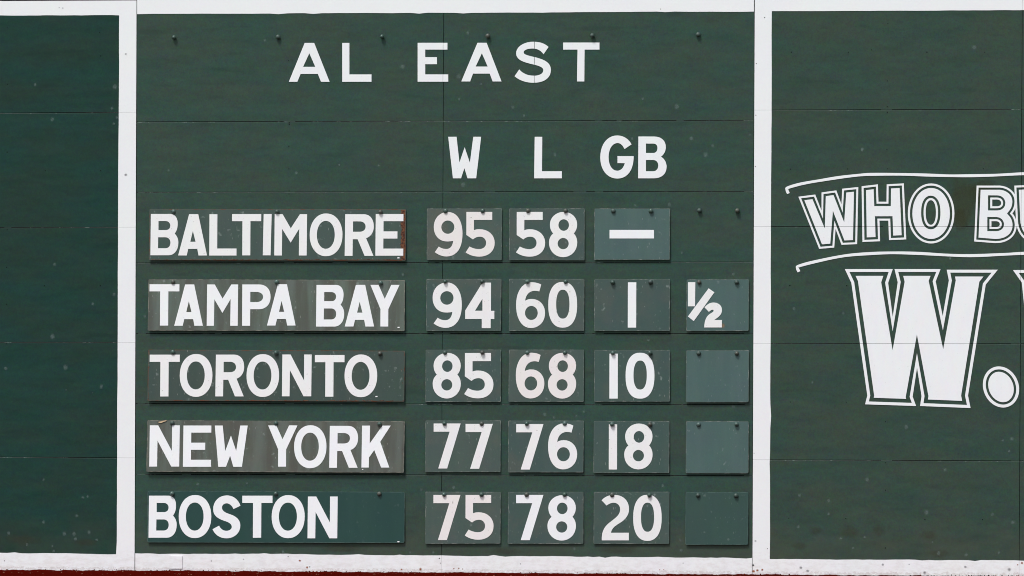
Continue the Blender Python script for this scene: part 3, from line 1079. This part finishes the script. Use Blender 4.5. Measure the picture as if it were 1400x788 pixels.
for row, col, x0, x1, yt, yb, mi, lm, digs in CELLS:
    k, ox = (k1, 570) if col in 'WL' else (k2, 790)
    oy = OY[row]
    c = [(ox + x0 / k, oy + yt / k), (ox + x1 / k, oy + yt / k), (ox + x1 / k - 0.3, oy + yb / k), (ox + x0 / k - 0.3, oy + yb / k)]
    c = [(x + random.uniform(-.15, .15), y + random.uniform(-.2, .2)) for x, y in c]
    team = TEAMS[row]
    if col == 'H':
        label = 'pale teal plate with a painted one-half fraction in the TAMPA BAY row' if row == 1 else \
                'blank %s plate without writing at the end of the %s row' % (LOOK[mi], team)
    elif digs[0][0] == '-':
        label = 'pale teal green plate with one white dash in the BALTIMORE row'
    else:
        label = '%s number plate reading %s in the %s row, %s' % (LOOK[mi], ''.join(d[0] for d in digs), team, DIGITS[col])
    fresh = row == 4 and col == 'H'
    lowg = {'W': 0.008, 'L': 0.009, 'G': 0.009, 'H': 0.010}[col] + random.uniform(-0.002, 0.003)
    root, org, slope, fr = plate('number_plate' if digs else 'half_game_plate' if row == 1 else 'blank_plate', label, c,
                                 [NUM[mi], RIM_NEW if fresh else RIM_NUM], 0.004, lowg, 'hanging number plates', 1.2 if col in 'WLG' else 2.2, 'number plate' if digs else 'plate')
    for ch, a, b, ya, yb_ in digs:
        if ch == '-':
            lp = [[(ox + a / k, oy + ya / k), (ox + b / k, oy + ya / k), (ox + b / k, oy + yb_ / k), (ox + a / k, oy + yb_ / k)]]
            letter(root, org, lp, lm, fr, 'dash', slope, thick=0.0018)
        else:
            letter(root, org, fit(ch, ox + a / k, oy + ya / k, ox + b / k, oy + yb_ / k), lm, fr, 'digit', slope, thick=0.0018)
    if row == 1 and col == 'H':
        for nm, d, dy in (('digit', 'M845,90 L901,90 L899,275 L845,275 Z', 0), ('fraction_bar', 'M1003,137 L1047,168 L890,388 L845,353 Z', -0.0004),
                          ('digit', 'M972,283 C997,255 1018,245 1043,246 C1083,248 1105,272 1105,304 C1105,342 1075,360 1046,380 L1105,380 L1105,437 L970,437 '
                                    'C970,388 985,352 1012,334 C1032,322 1042,316 1042,308 C1042,298 1028,298 1005,317 Z', -0.0008)):
            letter(root, org, zoomed(svg(d), 5.6, 790, 370), lm, fr + dy, nm, slope, thick=0.0024)
        mark(root, org, 988.4, 445.4, 4.6, M_TAN, 'rust_stain', y=slope(P(988, 445)[1]) - 0.0036)

# ------------------------------------------------------------------ ball marks, dots and stains on the paint
MARKS = []


def zm(sc, ox, oy, lst):
    for e in lst:
        x, y, r = e[0], e[1], e[2]
        MARKS.append((ox + x / sc, oy + y / sc, r, e[3] if len(e) > 3 else 'p'))


zm(s1, 180, 20, [(579, 112, 2.2), (1177, 226, 4), (160, 676, 2.2, 'f'), (715, 688, 2.8), (902, 653, 1.9), (1073, 656, 2)])
zm(2.8, 560, 20, [(223, 70, 2.4), (188, 237, 4, 'f'), (274, 266, 2), (190, 324, 2), (438, 387, 2.2), (395, 355, 3, 'f'), (893, 323, 2.4), (1023, 353, 3.8), (1079, 474, 3.6), (1133, 537, 3.8),
                  (1160, 503, 3, 'f'), (205, 652, 4), (557, 536, 2.4), (852, 475, 2.2), (1303, 460, 2, 'f'), (515, 632, 1.6)])
zm(3.751, 1030, 0, [(1133, 243, 4.2), (558, 767, 2.8)])
zm(3.455, 1020, 560, [(757, 84, 3), (1255, 140, 3.2), (1212, 147, 2.4, 'f'), (1243, 198, 2.4), (940, 285, 3), (572, 332, 3.2), (390, 432, 2.4), (390, 494, 2), (247, 555, 2.8), (852, 487, 3.6),
                      (1163, 498, 2.8, 'f'), (1260, 534, 3.4), (448, 610, 2.8), (560, 604, 2.2), (505, 656, 2), (910, 680, 2.6), (1040, 688, 3), (1195, 678, 2.2), (880, 626, 1.8), (252, 407, 2.8, 'f')])
zm(4.377, 0, 0, [(211, 507, 2.4), (313, 715, 3), (688, 520, 3.8), (670, 649, 2.6), (700, 703, 2), (681, 741, 2.2)])
zm(4.38, 0, 300, [(327, 270, 3, 'f'), (556, 507, 2.6), (683, 450, 2.6, 'f'), (315, 703, 4)])
zm(4.38, 0, 460, [(34, 193, 3.2), (392, 187, 3.6), (607, 302, 3), (397, 321, 1.2), (553, 338, 1.1)])
zm(4.192, 0, 600, [(475, 338, 2.6), (502, 332, 2), (250, 480, 2.4), (50, 543, 2.6), (369, 546, 3.2), (425, 546, 3), (432, 576, 2.8), (510, 538, 2.8), (555, 580, 2.6), (155, 608, 2, 'f'), (308, 645, 2.2), (300, 617, 1.8),
                   (440, 443, 2.6, 'f'), (250, 236, 2, 'f')])
zm(6.667, 190, 660, [(535, 15, 2.4), (985, 8, 1.6), (695, 575, 2, 'f'), (1255, 648, 2.2), (1315, 632, 2)])
zm(6.667, 380, 370, [(1140, 38, 2.4)])
zm(6.667, 190, 370, [(55, 420, 2.4, 'f')])
zm(5.833, 570, 560, [(1020, 40, 3), (1272, 52, 2, 'f'), (1093, 65, 1.8)])
zm(5.833, 570, 660, [(293, 40, 2.4), (130, 557, 2), (1257, 530, 2), (35, 58, 2, 'f')])
zm(5.833, 570, 270, [(716, 385, 1.6)])
zm(5.6, 790, 270, [(440, 63, 2.2), (797, 423, 2.2), (700, 55, 3, 'f')])
zm(5.6, 790, 370, [(1190, 28, 2.4), (540, 535, 2.4), (712, 235, 1.6)])
zm(5.6, 790, 465, [(1190, 510, 2.6), (45, 550, 2)])
zm(5.6, 790, 660, [(650, 25, 2.4), (785, 440, 2.2), (790, 520, 3, 'f')])
zm(6.667, 380, 660, [(45, 632, 2), (1308, 68, 2, 'f'), (1205, 640, 2.2, 'f')])
zm(3.889, 1040, 200, [(1008, 597, 1.8), (540, 18, 2)])
zm(3.58, 1040, 350, [(163, 258, 2.6), (405, 282, 2.2, 'f'), (253, 619, 1.8), (928, 12, 1.6)])
for x, y, r, t in MARKS:
    root, org = (wallL, oL) if x < 185 else (board, oM) if x < 1030 else (sign, oR)
    y_ = random.uniform(0.8, 1.35)
    mark(root, org, x, y, r * 1.15, M_FAINT if t == 'f' else M_PALE, 'ball_mark', 1.0, y_, -0.0012)
DOTS = [(690, 121), (687, 415), (687, 547), (687, 576), (685, 768), (487, 268), (605, 256), (890, 268), (1187, 268), (195, 268)]
DOTS = [(1030 + x / 3.751, y / 3.751) for x, y in DOTS]
DOTS += [(1040 + x / 3.889, 200 + y / 3.889) for x, y in ((158, 122), (462, 121), (675, 120), (1184, 120), (155, 742), (458, 742))]
DOTS += [(1020 + x / 3.455, 560 + y / 3.455) for x, y in ((202, 515), (471, 516), (658, 57), (658, 252), (658, 382), (658, 655), (845, 520), (1117, 521))]
DOTS += [(1040 + x / 3.58, 350 + y / 3.58) for x, y in ((143, 144), (421, 146), (419, 717), (146, 716))]
DOTS += [(x / 4.377, y / 4.377) for x, y in ((597, 195), (603, 335), (45, 505), (43, 166), (271, 1022), (603, 1021), (43, 911))]
DOTS += [(x / 4.38, 300 + y / 4.38) for x, y in ((266, 398), (601, 397), (40, 288), (40, 509), (43, 62), (38, 735), (38, 745))]
DOTS += [(395.5, 168), (395.5, 170.3), (394.8, 83), (395, 200), (395, 231), (395.3, 261), (395.2, 265.4)]
for x, y in DOTS:
    root, org = (wallL, oL) if x < 185 else (board, oM) if x < 1030 else (sign, oR)
    mark(root, org, x, y, random.uniform(0.9, 1.25), M_DARK, 'rivet_mark', 1, 1, -0.0013)
# stains
for x, y, r, sx, sy, mm in ((1160, 728, 16, 1, .8, M_BROWN), (1202, 725, 13, 1, .8, M_BROWN), (1092, 747, 13, 1.2, .5, M_BROWN), (1270, 733, 14, 1.1, .6, M_BROWN), (1115, 726, 12, 1, .6, M_BROWN),
                            (1282, 758, 18, 1.2, .4, M_BROWN), (1318, 272, 34, 1.0, 1.25, M_OLIVE), (1345, 262, 26, 1.0, .8, M_OLIVE), (1312, 300, 18, .9, 1.0, M_OLIVE)):
    root, org = sign, oR
    mark(root, org, x, y, r, mm, 'paint_stain', sx, sy, -0.0008)
for x, y, r, sx, sy in ((845, 752, 18, 2, .5), (690, 754, 20, 1.6, .4), (30, 738, 22, 1.4, .5), (115, 742, 18, 1.4, .4), (470, 750, 20, 2, .4), (640, 356, 12, 1.6, .4)):
    root, org = (wallL, oL) if x < 185 else (board, oM)
    mark(root, org, x, y, r, M_BROWN, 'paint_stain', sx, sy, -0.0008)
# marks on the white borders
for x, y, r, mm in ((1045.5, 24, 1.1, M_DARK), (1034, 87, 1.0, M_DARK), (1033.5, 157.6, 1.0, M_DARK), (1032.8, 228, 0.9, M_DARK), (1049.5, 750.6, 1.0, M_DARK), (6.3, 767.2, 1.1, M_DARK), (394, 761.4, 1.1, M_DARK),
                    (600.9, 763.8, 1.5, M_DARK), (602.4, 770.4, 1.0, M_DARK), (711.8, 771.4, 1.1, M_DARK), (1029.9, 773.2, 1.8, M_DARK), (233.4, 776.6, 1.2, M_DARK), (1391.5, 772.4, 1.1, M_RUST), (1397, 770, 2.2, M_RUST),
                    (1030.4, 781.5, 2.6, M_RUST), (1035.5, 780.2, 2.4, M_RUST), (1042, 779.6, 2.0, M_RUST), (620.5, 778, 1.5, M_RUST), (627.3, 777.6, 1.4, M_RUST), (632.5, 778.4, 1.2, M_RUST), (902, 779.4, 1.2, M_RUST), (907.5, 779.4, 1.1, M_RUST),
                    (420, 776.3, 2.2, M_RUST), (423.5, 775.5, 1.5, M_DARK), (575, 778.6, 2.5, M_RUST), (549, 779, 2, M_RUST), (410, 767, 2.4, M_RUST), (289, 767.4, 1.4, M_SOOT), (333, 765, 1.6, M_SOOT), (81, 10.5, 1.2, M_SOOT),
                    (934, 770.4, 1.3, M_SOOT), (1095, 776.5, 2.6, M_SOOT), (1104, 781, 3.4, M_SOOT), (1243, 772, 1.4, M_SOOT), (1320, 775.6, 2.6, M_SOOT), (1207, 772.5, 2, M_SOOT), (1380, 779, 3.6, M_SOOT), (1264, 783.5, 3, M_SOOT),
                    (903, 12.4, 1.3, M_SOOT), (1031, 620, 1.2, M_SOOT), (1033, 740, 2.4, M_SOOT), (172, 74, 2.2, M_SOOT), (86, 11, 1.3, M_SOOT), (172, 239, 3, M_SOOT)):
    root, org = (wallL, oL) if x < 185.5 else (board, oM) if x < 1029 else (sign, oR)
    mark(root, org, x, y, r, mm, 'border_mark', 1, random.uniform(0.7, 1.1), -0.0022)
# square repair patch on the lower border
bm = prism([PL([(231.8, 760.6), (249.4, 760.9), (249.2, 778.2), (231.8, 777.8)])], -0.0065, 0.0060)
obj('repair_patch', bm, WHITE, board, oM)
